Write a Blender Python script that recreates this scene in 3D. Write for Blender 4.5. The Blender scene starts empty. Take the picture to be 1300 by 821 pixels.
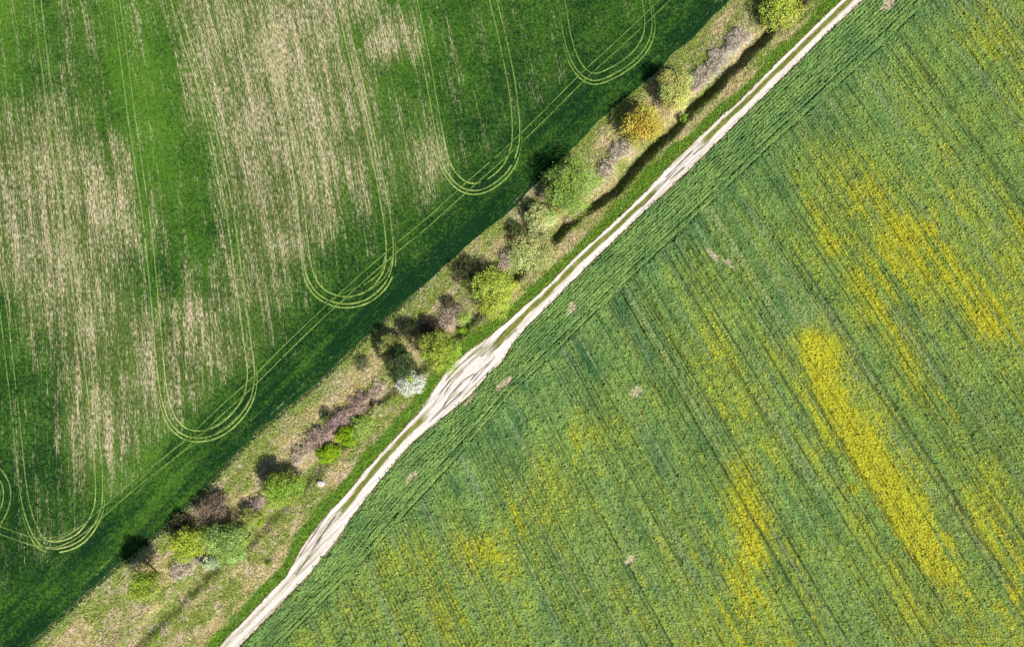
import bpy, math
import numpy as np
from mathutils import Vector

SC = bpy.context.scene
COL = SC.collection
M = 0.2                     # metres of ground per photograph pixel
H = 176.0                   # drone height

# ------------------------------------------------------------------ camera
cam = bpy.data.cameras.new('camera'); cam_o = bpy.data.objects.new('camera', cam); COL.objects.link(cam_o)
cam_o.location = (0, 0, H); cam_o.rotation_euler = (0, 0, 0)
cam.sensor_fit = 'HORIZONTAL'; cam.angle = 2*math.atan(130.0/H)
cam.clip_start = 1.0; cam.clip_end = 20000
SC.camera = cam_o
# ------------------------------------------------------------------ sky and sun (sun in the lower right of the picture)
ELEV = math.radians(43)
world = bpy.data.worlds.new('World'); SC.world = world; world.use_nodes = True
wn = world.node_tree.nodes; wl = world.node_tree.links
bg = wn.get('Background') or wn.new('ShaderNodeBackground')
sky = wn.new('ShaderNodeTexSky'); sky.sky_type = 'NISHITA'; sky.sun_disc = False
sky.sun_elevation = ELEV; sky.sun_rotation = math.radians(135)
wl.new(sky.outputs[0], bg.inputs[0]); bg.inputs[1].default_value = 0.062
sun = bpy.data.lights.new('sun', 'SUN'); sun.energy = 4.9; sun.angle = math.radians(0.53); sun.color = (1, .955, .88)
sun_o = bpy.data.objects.new('sun', sun); COL.objects.link(sun_o)
dv = Vector((-math.cos(ELEV)*.7071, math.cos(ELEV)*.7071, -math.sin(ELEV)))
sun_o.rotation_euler = dv.to_track_quat('-Z', 'Y').to_euler(); sun_o.location = (90, -90, 120)
vs = SC.view_settings; vs.view_transform = 'Standard'; vs.look = 'None'; vs.exposure = 0.4; vs.gamma = 1.0; vs.use_curve_mapping = False

# ------------------------------------------------------------------ numpy helpers
rng = np.random.default_rng(7)
def _hash(ix, iy, seed):
    h = (ix.astype(np.int64)*374761393 + iy.astype(np.int64)*668265263 + seed*974634777) & 0xFFFFFFFF
    h = ((h ^ (h >> 13))*1274126177) & 0xFFFFFFFF
    h = (h ^ (h >> 16)) & 0xFFFFFFFF
    return h/4294967295.0
def noise(x, y, seed=0):
    x = np.asarray(x, float); y = np.asarray(y, float)
    ix = np.floor(x); iy = np.floor(y); fx = x-ix; fy = y-iy
    fx = fx*fx*(3-2*fx); fy = fy*fy*(3-2*fy)
    a = _hash(ix, iy, seed); b = _hash(ix+1, iy, seed); c = _hash(ix, iy+1, seed); d = _hash(ix+1, iy+1, seed)
    return (a*(1-fx)+b*fx)*(1-fy)+(c*(1-fx)+d*fx)*fy
def fbm(x, y, seed=0, o=4, r=.5):
    s = 0; a = 1; n = 0
    for k in range(o):
        s = s+a*noise(x*2**k+k*17.3, y*2**k-k*9.1, seed+k*31); n += a; a *= r
    return s/n
def sstep(a, b, x):
    t = np.clip((x-a)/(b-a), 0, 1); return t*t*(3-2*t)
def srgb(r, g, b):
    c = np.array([r, g, b])/255.0
    return np.where(c <= .04045, c/12.92, ((c+.055)/1.055)**2.4)
def mixc(a, b, f): return a*(1-f[..., None])+b*f[..., None]
def px2w(px, py): return (np.asarray(px, float)-650)*M, (410.5-np.asarray(py, float))*M
def w2px(X, Y): return X/M+650, 410.5-Y/M
R2 = math.sqrt(2)
def w2st(X, Y): return (-X-Y)/R2, (X-Y)/R2
def st2w(s, t): return (t-s)/R2, -(s+t)/R2
def bound(pts):
    """polyline in photo ground pixels -> function t(s), carried on straight at both ends"""
    X, Y = px2w([p[0] for p in pts], [p[1] for p in pts]); s, t = w2st(X, Y)
    o = np.argsort(s); s = s[o]; t = t[o]; k = (t[-1]-t[0])/(s[-1]-s[0])
    def f(q):
        q = np.asarray(q, float); v = np.interp(q, s, t)
        v = np.where(q < s[0], t[0]+(q-s[0])*k, v)
        return np.where(q > s[-1], t[-1]+(q-s[-1])*k, v)
    return f
bL = bound([(926,0),(877,52),(853,70),(829,97),(798,122),(762,152),(731,186),(686,228),(650,267),(606,301),(563,340),(515,383),(469,423),(433,456),(402,487),(330,544),(286,590),(250,629),(201,675),(164,708),(140,724)])
rL = bound([(1063,5),(1042,24),(1003,63),(969,97),(938,128),(914,149),(865,195),(841,219),(823,240),(771,289),(731,325),(695,362),(650,402),(624,424),(600,441),(577,459),(561,478),(533,520),(503,553),(472,587),(442,623),(408,660),(381,696),(364,730)])
rR = bound([(1093,2),(1066,27),(1038,54),(1011,81),(989,103),(963,128),(914,177),(883,207),(859,231),(841,247),(816,270),(774,310),(740,343),(701,383),(670,413),(650,437),(637,459),(621,474),(605,493),(594,504),(570,523),(545,543),(521,564),(503,584),(484,607),(463,634),(442,662),(427,685),(393,727)])
dT = bound([(985,34),(970,50),(915,106),(880,141),(850,172),(815,206),(790,236),(770,252),(740,271),(715,292),(700,309),(670,338),(640,372),(610,398),(580,430),(530,474),(490,503),(470,528),(440,560),(400,604),(350,655),(320,688),(270,728)])

pT = bound([(1165,6),(1110,58),(970,186),(914,240),(790,357),(664,480),(650,492),(582,571),(515,644),(442,727)])
def dH(s, t):
    """headland distance: 0 at the track, 11.7 on the pair of wheel lines"""
    r = rR(s); return (t-r)*11.7/np.maximum(pT(s)-r, 3.0)
def mesh_obj(name, V, F, mat, parent=None, attrs=None, smooth=False):
    V = np.asarray(V, np.float32); F = np.asarray(F, np.int32); k = F.shape[1]
    me = bpy.data.meshes.new(name)
    me.vertices.add(len(V)); me.vertices.foreach_set('co', V.ravel())
    me.loops.add(F.size); me.loops.foreach_set('vertex_index', F.ravel())
    me.polygons.add(len(F)); me.polygons.foreach_set('loop_start', np.arange(0, F.size, k, dtype=np.int32))
    if smooth: me.polygons.foreach_set('use_smooth', np.ones(len(F), bool))
    me.update(calc_edges=True)
    for n, a in (attrs or {}).items():
        a = np.asarray(a, np.float32)
        if a.ndim == 1:
            at = me.attributes.new(n, 'FLOAT', 'POINT'); at.data.foreach_set('value', a)
        elif a.shape[1] == 3 and n == 'flow':
            at = me.attributes.new(n, 'FLOAT_VECTOR', 'POINT'); at.data.foreach_set('vector', a.ravel())
        else:
            at = me.attributes.new(n, 'FLOAT_COLOR', 'POINT')
            at.data.foreach_set('color', np.concatenate([a, np.ones((len(a), 1), np.float32)], 1).ravel())
    me.materials.append(mat)
    o = bpy.data.objects.new(name, me); COL.objects.link(o)
    if parent: o.parent = parent
    return o
def tag(o, label=None, cat=None, group=None, kind=None):
    if label: o['label'] = label
    if cat: o['category'] = cat
    if group: o['group'] = group
    if kind: o['kind'] = kind
    return o
def grid_faces(n, m):
    i = np.arange(n-1)[:, None]*m+np.arange(m-1)[None, :]
    return np.stack([i, i+m, i+m+1, i+1], -1).reshape(-1, 4)
def unit(v): return v/np.maximum(np.linalg.norm(v, axis=-1, keepdims=True), 1e-9)
def leaf_quads(C, N, size, aspect, r, direc=None):
    """diamond-ish leaves at C with normals N; returns verts (4 per leaf)"""
    n = len(C)
    d = r.normal(size=(n, 3)) if direc is None else direc
    a = unit(np.cross(N, d)); b = np.cross(N, a)
    if direc is not None: a, b = b, a
    a = a*(size/2)[:, None]; b = b*(size*aspect/2)[:, None]
    return np.stack([C-a, C-a*.1+b, C+a, C+a*.1-b], 1).reshape(-1, 3)
def quad_faces(n): return np.arange(n*4, dtype=np.int32).reshape(-1, 4)

# ------------------------------------------------------------------ materials
class NT:
    def __init__(s, name):
        s.m = bpy.data.materials.new(name); s.m.use_nodes = True; s.t = s.m.node_tree; s.n = s.t.nodes; s.l = s.t.links
        s.n.clear(); s.out = s.n.new('ShaderNodeOutputMaterial')
    def set(s, sock, v):
        if hasattr(v, 'is_linked') or isinstance(v, bpy.types.NodeSocket): s.l.new(v, sock)
        else: sock.default_value = v
    def attr(s, n, f='Fac'):
        a = s.n.new('ShaderNodeAttribute'); a.attribute_name = n; return a.outputs[f]
    def math(s, op, a, b=0.0, c=0.0, clamp=False):
        m = s.n.new('ShaderNodeMath'); m.operation = op; m.use_clamp = clamp
        s.set(m.inputs[0], a); s.set(m.inputs[1], b); s.set(m.inputs[2], c); return m.outputs[0]
    def vscale(s, v, sc, loc=(0, 0, 0)):
        m = s.n.new('ShaderNodeMapping'); s.l.new(v, m.inputs[0]); m.inputs['Scale'].default_value = sc; m.inputs['Location'].default_value = loc; return m.outputs[0]
    def noise(s, v, scale=1, detail=3, rough=.55):
        m = s.n.new('ShaderNodeTexNoise'); s.l.new(v, m.inputs['Vector']); m.inputs['Scale'].default_value = scale
        m.inputs['Detail'].default_value = detail; m.inputs['Roughness'].default_value = rough; return m.outputs['Fac']
    def mix(s, f, a, b):
        m = s.n.new('ShaderNodeMix'); m.data_type = 'RGBA'; s.set(m.inputs[0], f)
        s.set(m.inputs[6], a); s.set(m.inputs[7], b); return m.outputs[2]
    def mul(s, a, b):
        m = s.n.new('ShaderNodeMix'); m.data_type = 'RGBA'; m.blend_type = 'MULTIPLY'; m.inputs[0].default_value = 1
        s.set(m.inputs[6], a); s.set(m.inputs[7], b); return m.outputs[2]
    def grey(s, v):
        m = s.n.new('ShaderNodeCombineColor'); [s.set(m.inputs[k], v) for k in range(3)]; return m.outputs[0]
    def ramp(s, v, a, b):
        m = s.n.new('ShaderNodeMapRange'); m.interpolation_type = 'SMOOTHSTEP'; s.set(m.inputs[0], v)
        m.inputs[1].default_value = a; m.inputs[2].default_value = b; return m.outputs[0]
    def coord(s):
        return s.n.new('ShaderNodeTexCoord').outputs['Object']
    def finish(s, col, rough=.8, bump=None, bstr=.5, bdist=.2, trans=0, spec=.2):
        p = s.n.new('ShaderNodeBsdfPrincipled'); s.set(p.inputs['Base Color'], col); p.inputs['Roughness'].default_value = rough
        p.inputs['Specular IOR Level'].default_value = spec
        if bump is not None:
            b = s.n.new('ShaderNodeBump'); s.l.new(bump, b.inputs['Height']); b.inputs['Strength'].default_value = bstr
            b.inputs['Distance'].default_value = bdist; s.l.new(b.outputs[0], p.inputs['Normal'])
        o = p.outputs[0]
        if trans:
            t = s.n.new('ShaderNodeBsdfTranslucent'); s.set(t.inputs[0], col); x = s.n.new('ShaderNodeMixShader'); x.inputs[0].default_value = trans
            s.l.new(o, x.inputs[1]); s.l.new(t.outputs[0], x.inputs[2]); o = x.outputs[0]
        s.l.new(o, s.out.inputs[0]); return s.m
def rgba(c): return (float(c[0]), float(c[1]), float(c[2]), 1)
def rel(v): return v

# leaves, twigs, stalks: tint attribute plus fine mottling
k = NT('leaf_material'); t = k.attr('tint', 'Color'); n = k.noise(k.coord(), 6, 2)
MAT_LEAF = k.finish(k.mul(t, k.grey(k.math('MULTIPLY_ADD', n, .7, .65))), .55, trans=.25, spec=.3)
k = NT('dry_stalk_material'); t = k.attr('tint', 'Color'); n = k.noise(k.coord(), 4, 2)
MAT_STALK = k.finish(k.mul(t, k.grey(k.math('MULTIPLY_ADD', n, .7, .65))), .8, trans=.08)
k = NT('bark_material'); n = k.noise(k.vscale(k.coord(), (6, 6, 1)), 2, 4)
MAT_BARK = k.finish(k.mix(n, rgba(srgb(60, 48, 44)), rgba(srgb(120, 104, 96))), .9, n, .6, .05)
k = NT('boulder_material'); n = k.noise(k.coord(), 3, 5)
MAT_STONE = k.finish(k.mix(n, rgba(srgb(140, 135, 128)), rgba(srgb(232, 228, 220))), .85, n, .7, .1)

# left field: short green crop thinned to straw in long drill-wise streaks
k = NT('green_crop_material')
fl = k.attr('flow', 'Vector'); st = k.attr('straw'); tn = k.attr('tone'); hd = k.attr('head'); P = k.coord()
n1 = k.noise(k.vscale(fl, (.55, .028, 1)), 1, 4, .7); n2 = k.noise(k.vscale(fl, (3.4, .12, 1), (7, 3, 0)), 1, 4, .75)
n3 = k.noise(P, 1.5, 4, .75); n4 = k.noise(k.vscale(fl, (3.2, .8, 1), (1, 9, 0)), 1, 2, .7); n5 = k.noise(P, .09, 4, .6)
v = k.math('MULTIPLY_ADD', n1, 3.0, -1.5); v = k.math('ADD', v, k.math('MULTIPLY_ADD', n2, 2.8, -1.4)); v = k.math('ADD', v, k.math('MULTIPLY_ADD', n4, 1.5, -.75))
v = k.math('ADD', v, k.math('MULTIPLY_ADD', n3, .7, -.35)); v = k.math('ADD', v, k.math('MULTIPLY_ADD', n5, .9, -.45))
sm = k.ramp(k.math('ADD', v, st), .2, 1.35)
g = k.math('ADD', tn, k.math('MULTIPLY_ADD', n3, 1.9, -.95)); g = k.math('ADD', g, k.math('MULTIPLY_ADD', n2, .5, -.25)); g = k.math('ADD', g, k.math('MULTIPLY_ADD', n5, .8, -.4))
gc = k.mix(k.ramp(g, .0, 1.0), rgba(srgb(12, 48, 20)), rgba(srgb(80, 120, 34)))
dull = k.ramp(st, .15, .6)
gc = k.mix(k.math('MULTIPLY', dull, .55), gc, k.mix(k.ramp(n4, .3, .7), rgba(srgb(48, 78, 28)), rgba(srgb(122, 128, 66))))
sc_ = k.mix(k.ramp(n4, .28, .72), rgba(srgb(112, 108, 64)), rgba(srgb(214, 198, 168)))
MAT_LEFT = k.finish(k.mix(sm, gc, sc_), .85, n3, .9, .25, spec=.1)

# right field canopy floor; planted part coloured darker to paint in the understory shade
k = NT('rape_floor_material'); pl = k.attr('planted'); yl = k.attr('yellow'); P = k.coord(); fl = k.attr('flow', 'Vector'); br = k.attr('bare')
n3 = k.noise(P, 1.6, 4, .75); n2 = k.noise(k.vscale(fl, (1.6, .07, 1)), 1, 4, .7); n0 = k.noise(P, .7, 3)
far = k.mix(k.ramp(n3, .35, .65), rgba(srgb(30, 66, 36)), rgba(srgb(104, 142, 66)))
far = k.mix(k.ramp(k.math('ADD', k.math('ADD', yl, n2), n3), 1.15, 1.6), far, rgba(srgb(190, 178, 24)))
near = k.mix(k.ramp(n3, .35, .65), rgba(srgb(16, 34, 18)), rgba(srgb(50, 72, 34)))
near = k.mix(br, near, k.mix(n0, rgba(srgb(150, 132, 104)), rgba(srgb(196, 182, 160))))
MAT_RIGHT = k.finish(k.mix(pl, far, near), .9, n3, .8, .2, spec=.1)

# ground sheet of the strip: colour by vertex attribute + grain
k = NT('ground_material'); t = k.attr('tint', 'Color'); P = k.coord()
n1 = k.noise(P, 1.4, 5, .75); n2 = k.noise(k.vscale(k.attr('flow', 'Vector'), (2.2, .35, 1)), 1, 4, .7)
f = k.math('ADD', k.math('MULTIPLY_ADD', n1, 2.0, -.4), k.math('MULTIPLY_ADD', n2, 1.8, -.68))
MAT_GROUND = k.finish(k.mul(t, k.grey(f)), .9, n1, .9, .18, spec=.1)
k = NT('dirt_road_material'); t = k.attr('tint', 'Color'); P = k.coord()
n1 = k.noise(P, 1.8, 5, .7); n2 = k.noise(k.vscale(k.attr('flow', 'Vector'), (2.6, .12, 1)), 1, 4, .65)
f = k.math('ADD', k.math('MULTIPLY_ADD', n1, .45, .45), k.math('MULTIPLY_ADD', n2, .75, -.03))
MAT_ROAD = k.finish(k.mul(t, k.grey(f)), .9, n2, .5, .08, spec=.1)
k = NT('wheel_track_material'); t = k.attr('tint', 'Color'); P = k.coord(); n1 = k.noise(P, 1.3, 5, .8)
MAT_TRACK = k.finish(k.mul(t, k.grey(k.math('MULTIPLY_ADD', n1, 1.6, .2))), .9, n1, .6, .1, spec=.1)

# ------------------------------------------------------------------ maps read on the ground (rows of 50 photo pixels)
def table(rows, x0, y0, step=50):
    A = np.array([[int(c) for c in r] for r in rows], float)/9
    def f(px, py):
        x = np.clip((px-x0)/step, 0, A.shape[1]-1.001); y = np.clip((py-y0)/step, 0, A.shape[0]-1.001)
        ix = x.astype(int); iy = y.astype(int); fx = x-ix; fy = y-iy; fx = fx*fx*(3-2*fx); fy = fy*fy*(3-2*fy)
        return (A[iy, ix]*(1-fx)+A[iy, ix+1]*fx)*(1-fy)+(A[iy+1, ix]*(1-fx)+A[iy+1, ix+1]*fx)*fy
    return f
#             0    100   200   300   400   500   600
STRAW = table(['12323657872200000000',
               '12311666839110000000',
               '12300677770000000000',
               '45410477863100000000',
               '66640067754500000000',
               '77763056643300000000',
               '77653036521000000000',
               '56741255100000000000',
               '25654643000000000000',
               '12556553100000000000',
               '01555510000000000000',
               '01563000000000000000',
               '01430000000000000000',
               '00200000000000000000',
               '02421000000000000000',
               '01210000000000000000',
               '00100000000000000000'], 0, 0)
TONE = table(['75566555555544433333',
              '65555555555543433333',
              '64466655555443333222',
              '54556644555533332222',
              '44456544555533322222',
              '44455544454422222222',
              '44454444443322222222',
              '44443444433222222222',
              '34444444322222222222',
              '33344444322222222222',
              '33445443222222222222',
              '23455433222222222222',
              '22466433322222222222',
              '22356432222222222222',
              '22344322222222222222',
              '33466543322222222222',
              '33333333322222222222'], 0, 0)
#               600  700   800   900   1000  1100  1200  1300
YEL = table(['000000000001233',
             '000000000012354',
             '000000000134324',
             '000000012223344',
             '000000012443434',
             '000000122565443',
             '000000223658547',
             '000002332376756',
             '000022432264386',
             '000023536825335',
             '001233455934423',
             '002532244882433',
             '035223353496353',
             '255433382269465',
             '553344384347657',
             '443344474335756',
             '443334465334556'], 600, 0)
def bendL(px, py):
    Dy = .24*py-.00016*np.clip(py, -200, 750)**2; u = px
    for _ in range(4):
        Fx = np.interp(u, [50,150,240,335,432,525], [.72,.82,1.2,.97,1.07,1.0]); u = px-Dy*Fx
    return u, Fx*(.24-.00032*np.clip(py, -200, 750))
def flowL(px, py): return bendL(np.asarray(px, float), np.asarray(py, float))[0]*M, py*M*1.01
def flowR(px, py): return (px+1470)/(py+3500)*3950*M, py*M*1.17
# yellow ridge drawn along its true line as well
def ridge(px, py, pts, w):
    d = np.full(np.shape(px), 1e9)
    for (x0, y0), (x1, y1) in zip(pts[:-1], pts[1:]):
        dx, dy = x1-x0, y1-y0; q = np.clip(((px-x0)*dx+(py-y0)*dy)/(dx*dx+dy*dy), 0, 1)
        d = np.minimum(d, np.hypot(px-x0-q*dx, py-y0-q*dy))
    return sstep(1.35, -.15, d/w+1.1*(fbm(px/9, py/14, 58, 3)-.5))
def yellow(px, py):
    u, v = flowR(px, py)
    y = YEL(px+10*(fbm(px/30, py/30, 5)-.5), py)*.72
    for pts, w, a in (([(1028,425),(1065,505),(1110,590),(1160,655),(1190,720)], 25, .42), ([(1008,222),(1030,260),(1060,320),(1110,385),(1140,440),(1165,490)], 10, .26),
                      ([(1095,240),(1150,300),(1200,370),(1270,430)], 13, .24), ([(725,530),(735,585),(760,600)], 14, .26), ([(945,590),(955,700)], 20, .2),
                      ([(1170,280),(1230,345),(1300,440)], 9, .2), ([(1300,300),(1250,210)], 8, .22), ([(905,520),(960,560),(990,600)], 12, .15),
                      ([(1225,620),(1265,700),(1290,760)], 11, .22), ([(900,400),(950,500),(1000,600)], 9, .12), ([(605,690),(640,725)], 18, .2)):
        y = y+ridge(px, py, pts, w)*a
    y = y*(.3+1.4*fbm(u*.8, v*.05, 9, 3))*(.6+.8*fbm(px/16, py/16, 141, 3)) + .30*(fbm(u*.5, v*.03, 12, 3)-.5)-.12*(ridge(px, py, [(985,480),(1080,620),(1160,740)], 26))
    return np.clip(y, 0, 1)
BARE = [(725,393,9,9), (808,498,9,7), (524,604,15,6), (640,487,16,5), (1127,6,13,6), (905,325,5,14), (925,335,4,10), (597,505,16,3), (440,650,12,6), (800,708,9,4)]
def bare(px, py):
    b = np.zeros(np.shape(px)); px = px+7*(fbm(px/9, py/9, 78, 3)-.5); py = py+9*(fbm(px/9, py/9, 79, 3)-.5)
    for x, y, a, c in BARE:
        dx, dy = px-x, py-y; p = (dx-dy)/R2; q = (dx+dy)/R2
        b = np.maximum(b, sstep(1.25, .5, np.hypot(p/a, q/c)))
    return sstep(.35, .75, b+1.5*(fbm(px/4, py/4, 77, 3)-.5)*sstep(0, .3, b))

def axis(lo, hi, step, far=3500, g=1.35):
    c = list(np.arange(lo, hi+step*.5, step)); d = step
    a = []; x = lo
    while x > -far: d *= g; x -= d; a.append(x)
    b = []; x = c[-1]; d = step
    while x < far: d *= g; x += d; b.append(x)
    return np.array(a[::-1]+c+b)

# ------------------------------------------------------------------ the ground sheet, with the ditch and banks
DRY = srgb(182, 172, 114); DRYP = srgb(206, 186, 158); OLIVE = srgb(138, 152, 70); VERGE = srgb(88, 134, 36); DGREEN = srgb(52, 84, 30); SOIL = srgb(120, 104, 82); MAUVE = srgb(150, 130, 116)
def ditch_depth(s): return .75+1.55*sstep(25, -25, s)+.35*(noise(s*.09, 0, 3)-.5)
def height(s, t):
    L, D, A = bL(s), dT(s), rL(s)
    mid = D-t
    z = np.zeros_like(t)
    dep = ditch_depth(s)
    e = t-(D+.35*(fbm(s*.35, 0*s, 41, 3)-.5)*4)
    z -= dep*sstep(-5.4, -1.5, e)*(1-sstep(-1.0, 1.35, e))
    z += .35*sstep(0, 3, t-L)*sstep(6, 4, e+0*t)*sstep(12, 2, -e)*0+.22*(fbm(s*.5, t*.5, 21, 4)-.5)*sstep(0, .6, t-L)*sstep(0, .6, A-t)
    z -= .28*np.exp(-((t-L-.35)/.28)**2)*sstep(8, 20, s)          # plough furrow on the lower half of the field edge
    return z
s_ax = axis(-185, 185, .45); k0 = len(s_ax)
w_ax = np.concatenate([-axis(0, 1, 1)[::-1][:0], np.array([])])
u_in = np.linspace(0, 1, 90)
outs = []; d = .5; x = 0
while x < 3600: x += d; outs.append(x); d *= 1.35
outs = np.array(outs)
S = np.repeat(s_ax[:, None], 90+2*len(outs), 1)
L, A = bL(s_ax)[:, None], rR(s_ax)[:, None]
T = np.concatenate([L-outs[::-1][None], L+(A-L)*u_in[None], A+outs[None]], 1)
Z = height(S, T); Xg, Yg = st2w(S, T); PX, PY = w2px(Xg, Yg)
dl = T-L; rv = rL(S)-T; e = T-dT(S)
f1 = fbm(S*.12, T*.3, 51, 4); f2 = fbm(S*.35, T*.6, 52, 4); f3 = fbm(S*.06, T*.1, 53, 3)
c = mixc(np.broadcast_to(DRY, S.shape+(3,)), OLIVE, sstep(.42, .62, f1+.25*(f3-.5)+.12*sstep(5, 0, dl)+.08))
c = mixc(c, DRYP, sstep(.52, .66, f2)*.8)
c = mixc(c, srgb(120, 152, 88), sstep(3.6, .6, dl+2*(f1-.5))*sstep(0, 30, S+20*f3)*.7)
c = mixc(c, MAUVE, sstep(.42, .6, fbm(S*.1, T*.2, 61, 3))*np.exp(-((e+5.0)/2.2)**2)*.75)
c = mixc(c, DGREEN*.9, sstep(-1.6, -.6, e)*sstep(1.7, .9, e)*.6*sstep(60,-20,S))  # shade of the ditch bank painted in as darker green
c = mixc(c, VERGE, sstep(3.4+.9*(f1-.5)*4, 2.0+.9*(f1-.5)*4, rv)*.95)
c = mixc(c, srgb(112, 128, 40), sstep(.9, .3, rv)*.6)
c = mixc(c, srgb(36, 58, 28), sstep(1.3, .7, dl)*sstep(0, 20, S)*.9)  # furrow painted dark green to cancel its sunlit side
infield = sstep(.0, -.4, dl)+sstep(0, .4, T-A)
c = mixc(c, SOIL, np.clip(infield, 0, 1))
flow = np.stack([T, S, 0*S], -1).reshape(-1, 3)
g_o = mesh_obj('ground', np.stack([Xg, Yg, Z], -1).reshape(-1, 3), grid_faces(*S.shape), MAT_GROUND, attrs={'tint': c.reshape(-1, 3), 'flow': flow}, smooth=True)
tag(g_o, kind='structure')

# ------------------------------------------------------------------ dirt road: sheet with two beaten tracks and a grassy median
s_r = axis(-185, 185, .25); m = 44
U = np.linspace(0, 1, m)[None]; L, A = rL(s_r)[:, None], rR(s_r)[:, None]
S = np.repeat(s_r[:, None], m, 1)
wob = .22*(fbm(S[:, :1]*.6, 0*S[:, :1], 71, 3)-.5)*2
T = L+wob+(A-L+.3*(fbm(S[:, :1]*.8, 3+0*S[:, :1], 72, 3)-.5)-wob)*U
X, Y = st2w(S, T); PX, PY = w2px(X, Y)
wd = A-L
mid = L+wd*(.42+.03*np.sin(S*.1)); hw = .13*wd+.22
# median is worn away where the tracks run together
def openm(PX, PY):
    a = sstep(905, 880, PX)*sstep(822, 845, PX)
    b = sstep(640, 612, PX)*sstep(528, 552, PX)
    c_ = sstep(445, 425, PX)
    return np.clip(a*.85+b+c_*.8, 0, 1)
om = openm(PX, PY)
med = sstep(1.15, .55, np.abs(T-mid)/hw+.7*(fbm(S*.5, T*1.5, 73, 4)-.5))*(1-om)
med = med+om*.5*sstep(.62, .72, fbm(S*.10, T*1.6, 74, 4))
RUTS = [[(612,440),(596,452),(580,466),(566,482)],[(596,486),(584,500),(566,516),(550,530)],[(618,462),(606,472),(596,484)],[(655,418),(636,436),(618,450)],[(548,500),(538,516),(524,532)],[(858,215),(832,243),(815,262)],[(900,180),(880,196)],[(418,648),(402,672),(380,705)],[(408,680),(392,706),(376,728)],[(601,454),(586,467),(572,481),(558,500),(549,515)], [(588,470),(575,483),(564,499)], [(602,474),(588,482),(572,500),(560,520)], [(640,420),(625,440),(610,452)],
        [(560,520),(545,535)], [(878,192),(845,225)], [(868,212),(850,228)], [(628,452),(600,485)], [(425,655),(400,690),(385,715)], [(585,497),(570,512)]]
rut = np.zeros(S.shape)
for p in RUTS: rut = np.maximum(rut, ridge(PX, PY, p, 1.1))
rut = rut*(.5+.8*fbm(S*.6, T*3, 80, 2))
ROADC = srgb(218, 209, 205)
c = mixc(np.broadcast_to(ROADC, S.shape+(3,)), srgb(176, 162, 142), sstep(.44, .66, fbm(S*.07, T*4.6, 75, 4))*.6)
c = mixc(c, srgb(116, 122, 50), np.clip(med*1.2, 0, 1)*.97)
c = mixc(c, srgb(84, 74, 62), np.clip(rut, 0, 1)*.9)
edge = np.minimum(T-T[:, :1], T[:, -1:]-T)-.5*(fbm(S*1.2, T*2, 99, 3)-.4)
c = mixc(c, srgb(150, 136, 92), sstep(.35, .0, edge)*.6)
Z = .006+.03*np.clip(med, 0, 1)-.16*np.clip(rut, 0, 1)+.05*fbm(S*.15, T*2.2, 76, 3)-.0
Z = np.maximum(Z, -.2)+.12
# the sheet sits on the ground: its two rims run down to it
Z[:, 0] = .008; Z[:, -1] = .008
tag(mesh_obj('dirt_road', np.stack([X, Y, Z], -1).reshape(-1, 3), grid_faces(*S.shape), MAT_ROAD, attrs={'tint': c.reshape(-1, 3), 'flow': np.stack([T, S, 0*S], -1).reshape(-1, 3)}, smooth=True), kind='structure')

# ------------------------------------------------------------------ left field
s_f = axis(-185, 185, .8)
outs = list(np.arange(0, 4, .4))+list(np.arange(4, 210, .75)); d = .75; x = outs[-1]
while x < 3600: d *= 1.35; x += d; outs.append(x)
outs = np.array(outs)
S = np.repeat(s_f[:, None], len(outs), 1)
wv = .35*(fbm(s_f[:, None]*.5, 0*s_f[:, None], 81, 3)-.5)*2*np.exp(-outs[None]/2)
T = bL(s_f)[:, None]-outs[None]+wv
X, Y = st2w(S, T); PX, PY = w2px(X, Y)
D = outs[None]+0*S
head = sstep(15.5, 11.5, D)
fu, fv = flowL(PX, PY)
st = STRAW(PX+14*(fbm(PX/25, PY/60, 91)-.5), PY)
for pts, w, a in (([(478,45),(488,95),(545,150)], 14, .25), ([(545,165),(555,215)], 15, .3), ([(352,30),(372,120)], 26, .2), ([(125,500),(130,580)], 14, .25), ([(175,410),(195,470)], 10, .25), ([(238,350),(262,450)], 13, .3), ([(145,170),(165,215)], 12, .25), ([(200,460),(215,540)], 12, .15)):
    st = np.clip(st+ridge(PX, PY, pts, w)*a, 0, 1)
st = st*(1-head*.9)*.88-.03-.3*head
st += .18*sstep(5.0, 1.0, D)*sstep(.6, 1.5, D)*sstep(20, 60, S)*fbm(S*.1, T*.5, 92, 3)
tone = TONE(PX, PY)*1.0+.0
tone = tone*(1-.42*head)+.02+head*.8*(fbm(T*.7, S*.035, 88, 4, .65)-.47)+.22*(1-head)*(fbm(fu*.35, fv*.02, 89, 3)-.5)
mixh = head[..., None]
flow = np.stack([fu, fv, 0*fu], -1)*(1-(mixh > .5))+np.stack([T, S, 0*S], -1)*(mixh > .5)
Z = .22+.1*(fbm(PX/60, PY/60, 93, 3)-.5); Z[:, 0] = -.1; Z[:, 1] -= .04; tone = tone*sstep(-.5, 1.5, D)  # edge tone lowered to darken the slope that faces the sun
tag(mesh_obj('green_crop_field', np.stack([X, Y, Z], -1).reshape(-1, 3), grid_faces(*S.shape)[:, ::-1], MAT_LEFT, attrs={'straw': st.ravel(), 'tone': tone.ravel(), 'head': head.ravel(), 'flow': flow.reshape(-1, 3)}, smooth=True), kind='structure')

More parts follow.
